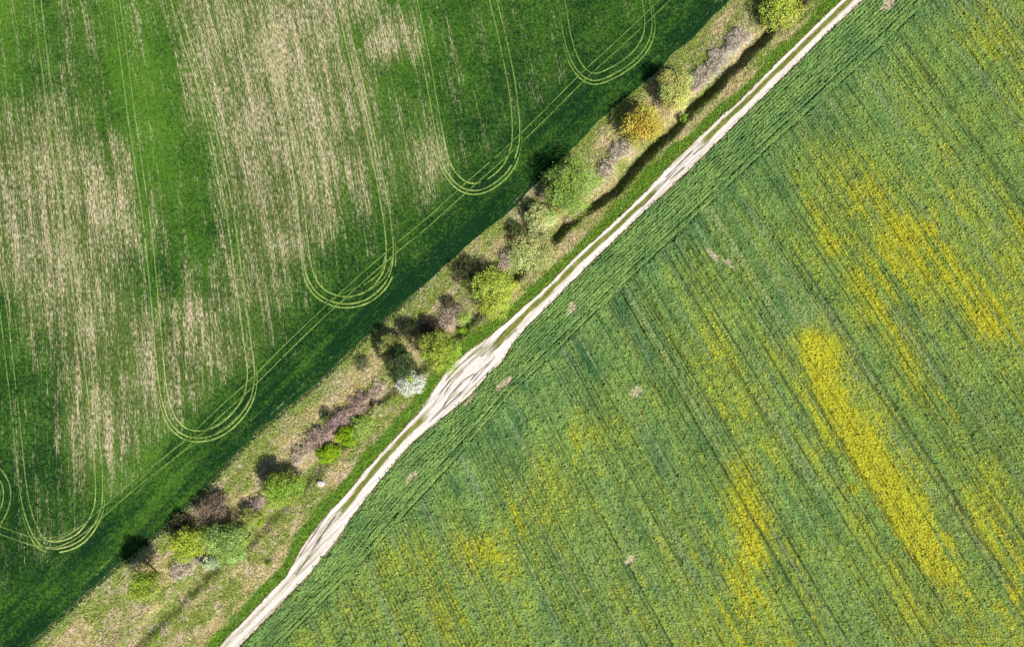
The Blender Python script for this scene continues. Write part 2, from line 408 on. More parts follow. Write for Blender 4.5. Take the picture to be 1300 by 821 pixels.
# ------------------------------------------------------------------ right field floor
s_f = axis(-185, 185, 1.5)
outs = list(np.arange(0, 210, 1.5)); d = 1.5; x = outs[-1]
while x < 3600: d *= 1.35; x += d; outs.append(x)
outs = np.array(outs)
S = np.repeat(s_f[:, None], len(outs), 1); T = rR(s_f)[:, None]+.15+outs[None]
X, Y = st2w(S, T); PX, PY = w2px(X, Y); fu, fv = flowR(PX, PY)
planted = sstep(150, 141, np.abs(X))*sstep(99, 91, np.abs(Y))
Z = np.where(planted > .02, .02, .3); Z[:, 0] = .0
tag(mesh_obj('flowering_crop_field', np.stack([X, Y, Z], -1).reshape(-1, 3), grid_faces(*S.shape), MAT_RIGHT, attrs={'planted': planted.ravel(), 'yellow': yellow(PX, PY).ravel(), 'bare': bare(PX, PY).ravel(), 'flow': np.stack([fu, fv, 0*fu], -1).reshape(-1, 3)}, smooth=True), kind='structure')

# ------------------------------------------------------------------ wheel tracks in the left field
def smooth_path(pts, step=.5):
    X, Y = px2w([p[0] for p in pts], [p[1] for p in pts]); P = np.stack([X, Y], 1)
    out = []
    Q = np.concatenate([[2*P[0]-P[1]], P, [2*P[-1]-P[-2]]])
    for i in range(1, len(Q)-2):
        p0, p1, p2, p3 = Q[i-1:i+3]; n = max(2, int(np.linalg.norm(p2-p1)/step)); q = np.linspace(0, 1, n, endpoint=False)[:, None]
        out.append(.5*((2*p1)+(-p0+p2)*q+(2*p0-5*p1+4*p2-p3)*q*q+(-p0+3*p1-3*p2+p3)*q**3))
    out.append(P[-1:]); return np.concatenate(out)
LT = [([(-40,180),(-20,260),(3,380),(14,470),(22,540),(29,610),(38,655),(55,687),(80,690),(105,677),(124,645),(126,600),(121,540),(113,470),(102,400),(92,330),(78,240),(64,130),(50,20),(46,-40)], .8),
      ([(140,-60),(148,0),(158,75),(168,150),(178,220),(188,290),(196,370),(203,450),(210,505),(224,538),(248,551),(280,543),(308,515),(319,480),(314,430),(303,350),(292,270),(278,200),(256,110),(236,50),(222,0),(212,-40)], 1.0),
      ([(325,-50),(335,0),(352,90),(368,170),(380,240),(386,300),(393,345),(408,370),(435,381),(465,375),(488,352),(495,320),(490,270),(478,205),(462,130),(445,60),(432,0),(424,-50)], 1.0),
      ([(515,-50),(525,0),(538,60),(549,120),(558,170),(568,210),(588,234),(612,236),(638,218),(652,192),(655,160),(650,110),(638,50),(626,0),(615,-50)], .95),
      ([(700,-50),(712,0),(721,50),(733,82),(752,98),(778,90),(806,70),(821,45),(822,15),(814,-20),(806,-50)], .65),
      ([(-60,560),(-25,580),(0,600),(10,625),(2,655),(-20,680),(-60,690)], .7),
      ([(890,-45),(850,-5),(790,52),(740,98),(690,148),(640,196),(590,240),(540,285),(500,318),(460,353),(410,398),(360,446),(320,486),(280,522),(240,560),(200,592),(165,620),(135,646),(105,672),(75,688),(45,687),(0,672),(-60,650)], .75),
      ([(319,480),(312,510),(290,533),(262,552),(235,566),(205,590),(170,622)], .5),
      ([(495,320),(488,345),(470,362),(440,375),(415,388)], .5)]
tuft_c = []
def box(a, n): return np.convolve(np.pad(a, n//2, mode='edge'), np.ones(n)/n, 'valid')[:len(a)]
for pts, br_ in LT:
    P = smooth_path(pts); tg = np.gradient(P, axis=0); tg = unit(tg); nr = np.stack([-tg[:, 1], tg[:, 0]], 1)
    Vs = []; Fs = []; Cs = []; base = 0; L_ = np.arange(len(P))*.5
    for off in (-.92, .92, -1.3 if br_ > .6 else None, 1.35 if br_ > 1.5 else None):
        if off is None: continue
        sec = abs(off) > 1
        curv = np.abs(np.gradient(np.unwrap(np.arctan2(tg[:, 1], tg[:, 0]))))
        loop = sstep(.2, 1, box(sstep(.01, .03, box(curv, 31)), 51))
        if sec: off2 = off*(1+.45*loop)
        else: off2 = np.full(len(P), off)
        c0 = P+nr*(off2+.12*(fbm(L_*.08, off*9+L_*0, 5, 3)-.5))[:, None]
        w = (.12+.16*(fbm(L_*.6, off*3+L_*0, 6, 3)-.5))*(1+.35*loop)*(loop if sec else 1)
        a = c0+nr*w[:, None]; b = c0-nr*w[:, None]
        V = np.stack([np.c_[a, np.full(len(a), .30)], np.c_[b, np.full(len(b), .30)]], 1).reshape(-1, 3)
        i = np.arange(len(P)-1)*2; F = np.stack([i, i+1, i+3, i+2], 1)
        keep = (fbm(L_[:-1]*.35, off*5+L_[:-1]*0, 8, 3) > .22) & (w[:-1] > .025)
        pxl, pyl = w2px(P[:, 0], P[:, 1])
        stv = STRAW(pxl, pyl); strn = np.clip(br_*(.5+.35*stv+.7*fbm(L_*.25, off+L_*0, 4, 4)), 0, 1.1)
        cc = mixc(np.broadcast_to(srgb(152, 172, 88), (len(P), 3)), srgb(208, 208, 144), stv*.8)
        cc = mixc(np.broadcast_to(srgb(56, 104, 40), (len(P), 3)), cc, np.clip(strn*(.62+.4*loop), 0, 1))
        Vs.append(V); Fs.append(F[keep]+base); Cs.append(np.repeat(cc, 2, 0)); base += len(V)
        if not sec: tuft_c.append(np.c_[c0+nr*np.sign(off)*.32, np.full(len(c0), .2)]); tuft_c.append(np.c_[c0-nr*np.sign(off)*.32, np.full(len(c0), .2)])
    V = np.concatenate(Vs)
    px_, py_ = w2px(V[:, 0], V[:, 1]); V[:, 2] = .235+.1*(fbm(px_/60, py_/60, 93, 3)-.5)
    tag(mesh_obj('wheel_track', V, np.concatenate(Fs), MAT_TRACK, attrs={'tint': np.concatenate(Cs)}), kind='structure')

# ------------------------------------------------------------------ left field plants: green tufts, pale straw lying drill-wise
def in_left(X, Y): s, t = w2st(X, Y); return bL(s)-t
N = 150000
X = rng.uniform(-145, 145, N*2); Y = rng.uniform(-95, 95, N*2); d = in_left(X, Y); k_ = d > .3; X, Y, d = X[k_][:N], Y[k_][:N], d[k_][:N]
TC = np.concatenate(tuft_c); tx = np.repeat(TC, 2, 0); tx = tx[(np.abs(tx[:, 0]) < 145) & (np.abs(tx[:, 1]) < 95)]; tx[:, :2] += rng.normal(0, .2, (len(tx), 2))
ntx = len(tx); X = np.r_[X, tx[:, 0]]; Y = np.r_[Y, tx[:, 1]]; d = np.r_[d, np.full(ntx, 50.)]
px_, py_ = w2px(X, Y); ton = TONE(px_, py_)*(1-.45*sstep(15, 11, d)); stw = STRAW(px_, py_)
cl = fbm(px_/8, py_/8, 33, 3)
sl_, tl_ = w2st(X, Y); hdl = sstep(15, 11, d)
q = np.clip(ton*.9+hdl*(.9*(fbm(tl_*.7, sl_*.035, 88, 4, .65)-.45)+.5*(fbm(tl_*2.2, sl_*.2, 87, 2)-.5))+(cl-.5)*1.4+rng.normal(0, .24, len(X)), 0, 1)
cc = mixc(np.broadcast_to(srgb(14, 54, 22), (len(X), 3)), srgb(92, 140, 46), q)
cc = mixc(cc, srgb(96, 112, 50), sstep(.2, .7, stw)*.5)
zz = .24+.1*(fbm(px_/60, py_/60, 93, 3)-.5)+rng.uniform(0, .14, len(X))
C = np.stack([X, Y, zz], 1); Nn = unit(rng.normal(size=C.shape)*np.array([1, 1, .7])+np.array([0, 0, .7]))
size = rng.uniform(.22, .42, len(X)); drop = (rng.random(len(X)) < stw*.85); drop[-ntx:] = False
kk = ~drop; size[-ntx:] = .25
V = leaf_quads(C[kk], Nn[kk], size[kk], .45, rng)
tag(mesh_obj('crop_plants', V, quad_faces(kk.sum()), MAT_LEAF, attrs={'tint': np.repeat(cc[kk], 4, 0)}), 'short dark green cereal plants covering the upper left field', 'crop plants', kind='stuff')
N = 230000
X = rng.uniform(-145, 145, N*2); Y = rng.uniform(-95, 95, N*2); d = in_left(X, Y)
px_, py_ = w2px(X, Y); fu, fv = flowL(px_, py_)
p = STRAW(px_+14*(fbm(px_/25, py_/60, 91)-.5), py_)+1.9*(fbm(fu*.5, fv*.025, 43, 4, .65)-.5)+1.8*(fbm(fu*2, fv*.11, 44, 3, .6)-.5)
kk = (d > 12+3*noise(px_/20, py_/20, 3)) & (rng.random(len(X)) < sstep(.5, 1.4, p)*.22)
X, Y, fu, fv = X[kk], Y[kk], fu[kk], fv[kk]; px_, py_ = px_[kk], py_[kk]
# direction of the drill rows at that place
kx = bendL(px_, py_)[1]; dr = unit(np.stack([kx, -np.ones_like(kx), 0*kx], 1)); dr = unit(dr+rng.normal(0, .05, dr.shape))
C = np.stack([X, Y, .30+.1*(fbm(px_/60, py_/60, 93, 3)-.5)+rng.uniform(0, .06, len(X))], 1)
Nn = unit(rng.normal(0, .25, C.shape)+np.array([0, 0, 1.])); size = rng.uniform(.6, 2.2, len(X))
cc = mixc(np.broadcast_to(srgb(128, 120, 74), (len(X), 3)), srgb(218, 202, 170), np.clip(rng.normal(.5, .3, len(X))+.4*(STRAW(px_, py_)-.5), 0, 1))
a = dr*(size/2)[:, None]; b = unit(np.cross(Nn, dr))*rng.uniform(.03, .06, len(X))[:, None]
V = np.stack([C-a, C+b, C+a, C-b], 1).reshape(-1, 3)
tag(mesh_obj('straw_stubble', V, quad_faces(len(C)), MAT_STALK, attrs={'tint': np.repeat(cc, 4, 0)}), 'pale dry straw lying in long streaks through the thin left field', 'straw', kind='stuff')

# ------------------------------------------------------------------ right field: ridged canopy of drilled rows, then leaves and flowers on it
HD = 13.4                                     # width of the headland along the track
def uR(px, py): return float(flowR(px, py)[0])
GL = [(780,340,.6),(797,340,.8),(850,330,.8),(903,300,.95),(914,300,.9),(960,260,.6),(1000,250,.6),(1012,262,.9),(1062,252,.7),(1080,240,.8),(1125,200,.7),(1140,200,.9),(1160,60,.8),(1185,60,.8),(1215,150,.95),(1240,180,.9),
      (1270,120,.7),(1290,60,.7),(880,480,.8),(862,500,.9),(838,500,.8),(790,520,.6),(775,530,.8),(735,600,.9),(720,600,.6),(985,520,.95),(996,510,.9),(1075,420,.8),(1090,400,.9),(1110,495,.8),(1125,500,.9),
      (1180,490,.7),(1190,520,.9),(1240,540,.8),(680,650,.6),(640,660,.6),(930,640,.7),(945,640,.9),(660,610,.5),(1030,640,.8),(1262,480,.8),(820,640,.8),(700,700,.7),(760,430,.6),(830,420,.7),(1004,520,.9),(1012,515,.8),(1022,525,.8),(1032,540,.7),(1150,110,.8),(1172,120,.9),(1196,130,.8),(1262,250,.7),(955,520,.6),(1140,520,.8)]
GLu = [(uR(a, b), c_, a) for a, b, c_ in GL]
HG = ((1.7, .16, .25), (3.1, .14, .2), (4.4, .16, .4), (5.9, .16, .2), (7.3, .18, .45), (8.8, .16, .25), (10.7, .26, 1.0), (12.8, .26, 1.0), (13.3, .16, .5))
def canopy(u, v, d, s, hl, fine=True):
    """gap between rows (0..1) and height of the canopy"""
    row = np.where(hl, d, u); al = np.where(hl, s, v)
    w = .3*(fbm(al*.06, np.floor(row*.2)+.3, 3, 2)-.5)+row+.10*(noise(al*.9, row*2, 4)-.5)
    sel = noise(np.floor(w/.95+.5)*7.31, al*.012, 15)*.65+.35*noise(w*.05, al*.01, 16)
    ph = np.abs((w/.95+.5) % 1-.5)*.95             # metres from the nearest drill gap
    g = np.exp(-(ph/.17)**2)*sstep(.34, .62, sel)*(.3+.8*noise(al*.35, np.floor(w/.95+.5)*3.7, 17))*np.where(hl, .75, 1)
    for g0, wd_, am in HG:
        g = np.maximum(g, hl*am*(.3+.85*noise(al*.4, al*0+g0, 19))*np.exp(-((d-g0-.15*np.sin(s*.05+g0)-.08*(noise(s*.8, s*0+g0, 2)-.5))/wd_)**2))
    for g0, am, sd in GLu:
        ext = sstep(-1, 1, (noise(v*.02, v*0+sd, 8)-.25)*6)*(.5+.7*noise(v*.4, v*0+sd, 18))
        g = np.maximum(g, (~hl)*am*ext*np.exp(-((u-g0-.18*np.sin(v*.07+sd)-.1*(noise(v*.7, v*0+sd, 2)-.5))/.27)**2))
    return np.clip(g, 0, 1)
def green_of(px_, py_, u, v, hl, yl):
    cl = fbm(px_/22, py_/22, 66, 4); st = fbm(u*.55, v*.02, 25, 3)
    b = np.clip((cl-.5)*1.0+.48+.14*hl+(st-.5)*1.0*(~hl)+.2*yl, 0, 1)
    c = mixc(np.broadcast_to(srgb(72, 116, 68), np.shape(b)+(3,)), srgb(138, 170, 88), b)
    c = mixc(c, srgb(136, 156, 112), sstep(.56, .7, fbm(u*.9, v*.03, 27, 3))*.6*(~hl))
    c = mixc(c, srgb(158, 168, 48), np.clip(yl*1.45-.06, 0, 1)*.85)
    return mixc(c, srgb(192, 190, 38), sstep(.4, 1.0, yl)*.7)
k = NT('rape_canopy_material'); t = k.attr('tint', 'Color'); P = k.coord(); n1 = k.noise(P, 1.7, 4, .8); n2 = k.noise(P, 4.5, 2, .7)
f = k.math('ADD', k.math('MULTIPLY_ADD', n1, 2.8, -.82), k.math('MULTIPLY_ADD', n2, 1.8, -.5))
MAT_CANOPY = k.finish(k.mul(t, k.grey(f)), .8, n1, 1.0, .55, spec=.15)
def clump(X, Y): return sstep(.3, .7, fbm(X*1.15, Y*1.15, 131, 3, .6))*.75+.25*noise(X*2.6, Y*2.6, 132)
def canopy_mesh(X, Y, hl, flip):
    px_, py_ = w2px(X, Y); s_, t_ = w2st(X, Y); d = dH(s_, t_); u, v = flowR(px_, py_); h_ = np.full(X.shape, hl)
    g = canopy(u, v, d, s_, h_); yl = yellow(px_, py_)*(.2+.8*sstep(8, 22, d))
    b = bare(px_, py_)
    edge = sstep(1.5, .1, d+1.4*(noise(s_*.5, s_*0, 6)-.5))*np.where(s_ > 62, .9, .35) if hl else 0
    Z = .14+.34*(1-g)*(1-.8*b)*(1-edge)+.34*(clump(X, Y)-.6)
    if hl: Z *= np.array([.1, .35, .6, .85]+[1]*(len(Z)-4))[:, None]
    c = green_of(px_, py_, u, v, h_, yl)
    c = c*(.72+.4*clump(X, Y))[..., None]; c = mixc(c, srgb(34, 40, 24), g*.9); c = mixc(c, srgb(196, 180, 152), np.clip(b+edge*.6, 0, 1)*.8)  # shade in row gaps and between clumps is put into the tint
    F = grid_faces(*X.shape); F = F[:, ::-1] if flip else F
    o = mesh_obj('rapeseed_rows', np.stack([X, Y, Z], -1).reshape(-1, 3), F, MAT_CANOPY, attrs={'tint': c.reshape(-1, 3)}, smooth=True)
    return tag(o, 'drilled rows of low green leaves running along the pale track' if hl else 'drilled rows of green leaves with yellow drifts beyond the headland', 'crop rows', kind='stuff')
sg = np.arange(-175, 175, .5)[None]; dg = np.arange(0, HD+.2, .15)[:, None]
T = rR(sg)+.05+.5*(fbm(sg*.5, sg*0, 55, 3)-.5)*np.exp(-dg)+dg*np.maximum(pT(sg)-rR(sg), 3)/11.7; X, Y = st2w(sg+0*T, T); canopy_mesh(X, Y, True, False)
# main rows: every column starts where its row meets the headland
yy = np.linspace(-75, 900, 500); us = np.arange(300, 665, .25); st_y = []; cols_ = []
for u_ in us:
    xx = (u_/M)/3950*(yy+3500)-1470; Xc, Yc = px2w(xx, yy); sc, tc = w2st(Xc, Yc); dd = dH(sc, tc)
    ok = np.nonzero(dd > HD-.15)[0]
    if len(ok) == 0: cols_.append(None); st_y.append(0); continue
    j = ok[0]
    y0 = yy[0] if j == 0 else np.interp(HD-.15, [dd[j-1], dd[j]], [yy[j-1], yy[j]])
    xe = (u_/M)/3950*(900+3500)-1470
    cols_.append(y0); st_y.append(y0)
ok = [i for i, c_ in enumerate(cols_) if c_ is not None and (us[i]/M)/3950*(c_+3500)-1470 < 1375]
u_s = us[ok]; y0s = np.array([cols_[i] for i in ok]); q = np.linspace(0, 1, 175)[:, None]
PY = y0s[None]+(900-y0s[None])*q; PX = (u_s[None]/M)/3950*(PY+3500)-1470
X, Y = px2w(PX, PY); canopy_mesh(X, Y, False, True)
N = 420000
X = rng.uniform(-146, 146, N); Y = rng.uniform(-96, 96, N); s, t = w2st(X, Y); d = dH(s, t); kk = d > .25
X, Y, s, t, d = X[kk], Y[kk], s[kk], t[kk], d[kk]; px_, py_ = w2px(X, Y); fu, fv = flowR(px_, py_); hl = d < HD
g = canopy(fu, fv, d, s, hl); br_ = bare(px_, py_)
edge = sstep(1.6, .1, d+1.4*(noise(s*.5, s*0, 6)-.5))*np.where(s > 62, .9, .35)
keep = rng.random(len(X)) < np.clip((1-g*1.5)*(.35+.9*clump(X, Y))*(1-.8*br_)*(1-edge), .02, 1)
X, Y, d, px_, py_, fu, fv, hl, s, g = [q[keep] for q in (X, Y, d, px_, py_, fu, fv, hl, s, g)]
yl = yellow(px_, py_)*(.2+.8*sstep(8, 22, d)); n = len(X)
gcol = green_of(px_, py_, fu, fv, hl, yl*.8); gcol = np.clip(gcol*1.28, 0, .9)
isf = rng.random(n) < np.clip(sstep(.12, .9, yl)*1.15, 0, .93)
fcol = mixc(np.broadcast_to(srgb(184, 188, 44), (n, 3)), srgb(238, 226, 40), rng.random(n))
rep = 2; idx = np.repeat(np.arange(n), rep); az = rng.uniform(0, 2*np.pi, len(idx)); rad = rng.uniform(.03, .16, len(idx))
C = np.stack([X[idx]+np.cos(az)*rad, Y[idx]+np.sin(az)*rad, .50-.34*g[idx]+.34*(clump(X, Y)-.6)[idx]+(rng.random(n)**2*.34)[idx]+rng.uniform(-.02, .05, len(idx))], 1)
Nn = unit(np.stack([np.cos(az)*.4, np.sin(az)*.4, 1.1+0*az], 1)+rng.normal(0, .3, C.shape))
fl_ = isf[idx]; C[fl_, 2] += .06
size = np.where(fl_, rng.uniform(.18, .34, len(idx)), rng.uniform(.26, .5, len(idx)))
col = np.where(fl_[:, None], fcol[idx], gcol[idx])*rng.uniform(.7, 1.25, (len(idx), 1))
V = leaf_quads(C, Nn, size, np.where(fl_, .9, .55), rng)
tag(mesh_obj('rapeseed_plants', V, quad_faces(len(C)), MAT_LEAF, attrs={'tint': np.repeat(col, 4, 0)}), 'leafy green rapeseed with drifts of yellow flowers in the right field', 'crop plants', kind='stuff')

# ------------------------------------------------------------------ grass of the strip between field and road
N = 170000
s = rng.uniform(-175, 175, N); w = rng.random(N); L, A = bL(s), rL(s); t = L+.1+(A-L+.2)*w; X, Y = st2w(s, t)
kk = (np.abs(X) < 146) & (np.abs(Y) < 96); s, t, X, Y, L, A = [q[kk] for q in (s, t, X, Y, L, A)]; n = len(s)
f1 = fbm(s*.12, t*.3, 51, 4); f3 = fbm(s*.06, t*.1, 53, 3); rv = A-t
vg = sstep(3.4+.9*(f1-.5)*4, 2.0+.9*(f1-.5)*4, rv)
gr = np.clip(sstep(.36, .58, f1+.25*(f3-.5)+.12*sstep(5, 0, t-L)+rng.normal(0, .07, n)), 0, 1)
c = mixc(np.broadcast_to(srgb(200, 188, 132), (n, 3)), srgb(136, 158, 62), gr); c = mixc(c, srgb(204, 184, 158), (rng.random(n) < .25)*.8*(1-vg))
c = mixc(c, mixc(np.broadcast_to(srgb(76, 130, 28), (n, 3)), srgb(136, 158, 52), rng.random(n)), vg*.92)*rng.uniform(.45, 1.4, (n, 1))
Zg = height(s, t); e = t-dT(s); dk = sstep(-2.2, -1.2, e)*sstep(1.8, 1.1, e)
c = mixc(c, np.broadcast_to(srgb(70, 88, 34), (n, 3)), dk*.7); C = np.stack([X, Y, Zg+rng.uniform(.04, .22, n)*(1-.6*dk)], 1)  # ditch tufts tinted darker to deepen the shade there
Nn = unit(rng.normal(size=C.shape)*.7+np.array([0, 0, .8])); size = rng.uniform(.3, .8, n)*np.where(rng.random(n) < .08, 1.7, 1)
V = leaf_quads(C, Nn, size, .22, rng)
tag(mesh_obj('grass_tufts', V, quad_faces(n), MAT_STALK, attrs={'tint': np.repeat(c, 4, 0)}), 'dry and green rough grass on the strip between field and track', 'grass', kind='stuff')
# low grass growing on the crown of the road
N = 16000
s = rng.uniform(-175, 175, N); L, A = rL(s), rR(s); wd = A-L; mid = L+wd*(.42+.03*np.sin(s*.1)); hw = .13*wd+.22
t = mid+rng.normal(0, .42, N)*hw; X, Y = st2w(s, t); PX, PY = w2px(X, Y); om = openm(PX, PY)
kk = (np.abs(X) < 146) & (np.abs(Y) < 96) & (rng.random(N) > om*1.1) & (fbm(s*.5, t*1.5, 73, 4) < .62); s, t, X, Y = s[kk], t[kk], X[kk], Y[kk]; n = len(s)
c = mixc(np.broadcast_to(srgb(84, 120, 30), (n, 3)), srgb(160, 150, 84), rng.random(n)**2)
C = np.stack([X, Y, .19+rng.uniform(0, .08, n)], 1); Nn = unit(rng.normal(size=C.shape)*.6+np.array([0, 0, .8]))
tag(mesh_obj('road_grass', leaf_quads(C, Nn, rng.uniform(.15, .35, n), .35, rng), quad_faces(n), MAT_STALK, attrs={'tint': np.repeat(c, 4, 0)}), 'thin line of grass between the two wheel ruts of the track', 'grass', kind='stuff')

# ------------------------------------------------------------------ trees and shrubs
def tube(p0, p1, r0, r1, n=6):
    d = unit(p1-p0); a = unit(np.cross(d, [.3, .9, .2])); b = np.cross(d, a); th = np.arange(n)*2*np.pi/n
    ring = np.cos(th)[:, None]*a+np.sin(th)[:, None]*b
    V = np.concatenate([p0+ring*r0, p1+ring*r1]); i = np.arange(n); j = (i+1) % n
    return V, np.stack([i, j, j+n, i+n], 1)
def limb_mesh(points, radii, n=6):
    Vs, Fs = [], []; b = 0
    d0 = None
    rings = []
    th = np.arange(n)*2*np.pi/n
    for i, p in enumerate(points):
        d = unit(points[min(i+1, len(points)-1)]-points[max(i-1, 0)]); a = unit(np.cross(d, [.3, .9, .2])); bb = np.cross(d, a)
        rings.append(p+(np.cos(th)[:, None]*a+np.sin(th)[:, None]*bb)*radii[i])
    V = np.concatenate(rings); F = []
    for k_ in range(len(points)-1):
        i = np.arange(n)+k_*n; j = (np.arange(n)+1) % n+k_*n
        F.append(np.stack([i, j, j+n, i+n], 1))
    return V, np.concatenate(F)
def prisms(P0, P1, w0, r):
    """thin three-sided twigs from P0 to P1, tapering"""
    n = len(P0); d = unit(P1-P0); a = unit(np.cross(d, r.normal(size=d.shape))); b = np.cross(d, a)
    V = np.stack([P0+a*w0[:, None], P0-.5*a*w0[:, None]+.87*b*w0[:, None], P0-.5*a*w0[:, None]-.87*b*w0[:, None], P1], 1)
    B = np.arange(n)[:, None]*4
    F = np.concatenate([B+np.array([[0, 1, 3]]), B+np.array([[1, 2, 3]]), B+np.array([[2, 0, 3]])])
    return V.reshape(-1, 3), F
def plant(name, label, cat, px, py, rpx, h, cols, leaves, style='leafy', lsize=.34, lobes=9, twig=0, twcol=(120, 104, 100), seed=0, flat=1.0, stretch=(1, 1), group=None, gaps=.25, rot=0):
    r = np.random.default_rng(1000+seed)
    hc = h*.62
    X, Y = px2w(px, py); k_ = (H-hc)/H; X, Y = X*k_, Y*k_; s, t = w2st(X, Y); z0 = float(height(np.array([s]), np.array([t]))[0]) if t > bL(s) else 0
    R = rpx*M*1.22*(H-hc)/H
    root = bpy.data.objects.new(name, None); COL.objects.link(root); root.location = (X, Y, z0-.05); root.empty_display_size = .5
    tag(root, label, cat, group)
    # lobes of the crown
    lob = []
    for i in range(lobes):
        a = i*2.399963+r.uniform(-.4, .4); q = math.sqrt((i+.3)/lobes)*.62*R
        rr = R*r.uniform(.34, .48)*(1.15 if i == 0 else 1); zc = h-rr*flat-(q/R)**2*h*.38+r.uniform(-.06, .04)*h
        lob.append((q*math.cos(a), q*math.sin(a), max(zc, rr*.6), rr))
    lob = np.array(lob)
    ca, sa = math.cos(rot), math.sin(rot)
    x_, y_ = lob[:, 0]*stretch[0], lob[:, 1]*stretch[1]; lob[:, 0], lob[:, 1] = x_*ca-y_*sa, x_*sa+y_*ca
    multi = style != 'leafy'
    # trunk and limbs
    if not multi:
        hb = h*.38
        pts = np.array([[0, 0, -.3], [.05, .03, hb*.5], [0, .06, hb], [.1, 0, h*.6]]); V, F = limb_mesh(pts, np.array([.034, .026, .02, .012])*h, 8)
        mesh_obj('trunk', V, F, MAT_BARK, root)
        for i in range(min(6, lobes)):
            L_ = lob[i]; e_ = np.array([L_[0], L_[1], L_[2]]); st_ = np.array([0, .05, hb*r.uniform(.6, 1)])
            m_ = st_*.5+e_*.5+np.array([0, 0, -.08*h]); V, F = limb_mesh(np.array([st_, m_, e_]), np.array([.014, .009, .004])*h, 5)
            mesh_obj('limb', V, F, MAT_BARK, root)
    else:
        for i in range(6):
            L_ = lob[i % lobes]; e_ = np.array([L_[0]*.8, L_[1]*.8, L_[2]]); st_ = np.array([L_[0]*.15, L_[1]*.15, -.2])
            V, F = limb_mesh(np.array([st_, st_*.5+e_*.5+r.normal(0, .1, 3), e_]), np.array([.02, .014, .006])*h, 5); mesh_obj('stem', V, F, MAT_BARK, root)
    # foliage
    if leaves:
        ncl = max(10, leaves//14)
        li = r.choice(len(lob), ncl, p=lob[:, 3]**2/np.sum(lob[:, 3]**2))
        dirs = unit(r.normal(size=(ncl, 3))+np.array([0, 0, .35])); rad = r.uniform(.55, 1.08, ncl)**.6
        cc = lob[li, :3]+dirs*(lob[li, 3]*rad)[:, None]*np.array([1, 1, flat])
        keep = fbm(cc[:, 0]/R*3+seed, cc[:, 1]/R*3, seed, 3) > gaps; cc = cc[keep]; dirs = dirs[keep]; ncl = len(cc)
        mm = 14*leaves//max(1, 14*ncl) if False else max(6, int(leaves/ncl))
        idx = np.repeat(np.arange(ncl), mm); C = cc[idx]+r.normal(0, R*.055+.07, (len(idx), 3)); C[:, 2] = np.maximum(C[:, 2], .1)
        Nn = unit(r.normal(size=C.shape)*.55+dirs[idx]*.7+np.array([.25, -.25, .5]))
        lt = r.uniform(.78, 1.18, (len(lob), 3))*r.uniform(.88, 1.12, (len(lob), 1))*np.array([1, 1, 1.]); lt = lt*.5+lt.mean(1, keepdims=True)*.5
        mixv = np.clip(r.normal(.5, .28, ncl), 0, 1)[idx]; cA, cB = srgb(*cols[0])*1.15, srgb(*cols[1])*1.05
        c = mixc(np.broadcast_to(cA, (len(idx), 3)), cB, mixv)*r.uniform(.7, 1.25, (len(idx), 1))*lt[li[keep]][idx]
        if len(cols) > 2: c = np.where((r.random(len(idx)) < .5)[:, None], srgb(*cols[2])*r.uniform(.85, 1.1, (len(idx), 1)), c)
        V = leaf_quads(C, Nn, r.uniform(.7, 1.3, len(idx))*lsize, .7, r)
        mesh_obj('crown' if not multi else 'foliage', V, quad_faces(len(idx)), MAT_LEAF, root, attrs={'tint': np.repeat(c, 4, 0)})
    # twigs
    if twig:
        li = r.integers(0, len(lob), twig); dirs = unit(r.normal(size=(twig, 3))+np.array([0, 0, .3]))
        P1 = lob[li, :3]+dirs*(lob[li, 3]*r.uniform(.5, 1.12, twig))[:, None]*np.array([1, 1, flat]); P1[:, 2] = np.maximum(P1[:, 2], .15)
        P0 = P1-unit(dirs+r.normal(0, .5, dirs.shape)+np.array([0, 0, .3]))*(r.uniform(.7, 1.7, twig)*max(.6, R*.32))[:, None]; P0[:, 2] = np.maximum(P0[:, 2], 0)
        V, F = prisms(P0, P1, r.uniform(.025, .07, twig), r)
        c = np.minimum(srgb(*twcol)*1.75*r.uniform(.45, 1.5, (twig, 1)), .85)*np.array([1.0,1,.86])
        mesh_obj('twigs', V, F, MAT_STALK, root, attrs={'tint': np.repeat(c, 4, 0)})
    return root
LIME = [(152, 170, 54), (202, 208, 92)]; PALE = [(158, 170, 92), (208, 212, 146)]; FRESH = [(106, 146, 44), (178, 206, 100)]; BRIGHT = [(112, 156, 14), (172, 200, 28)]
GOLD = [(172, 164, 48), (220, 208, 96)]; DARK = [(34, 52, 36), (70, 92, 62)]; OLV = [(128, 144, 64), (178, 184, 100)]
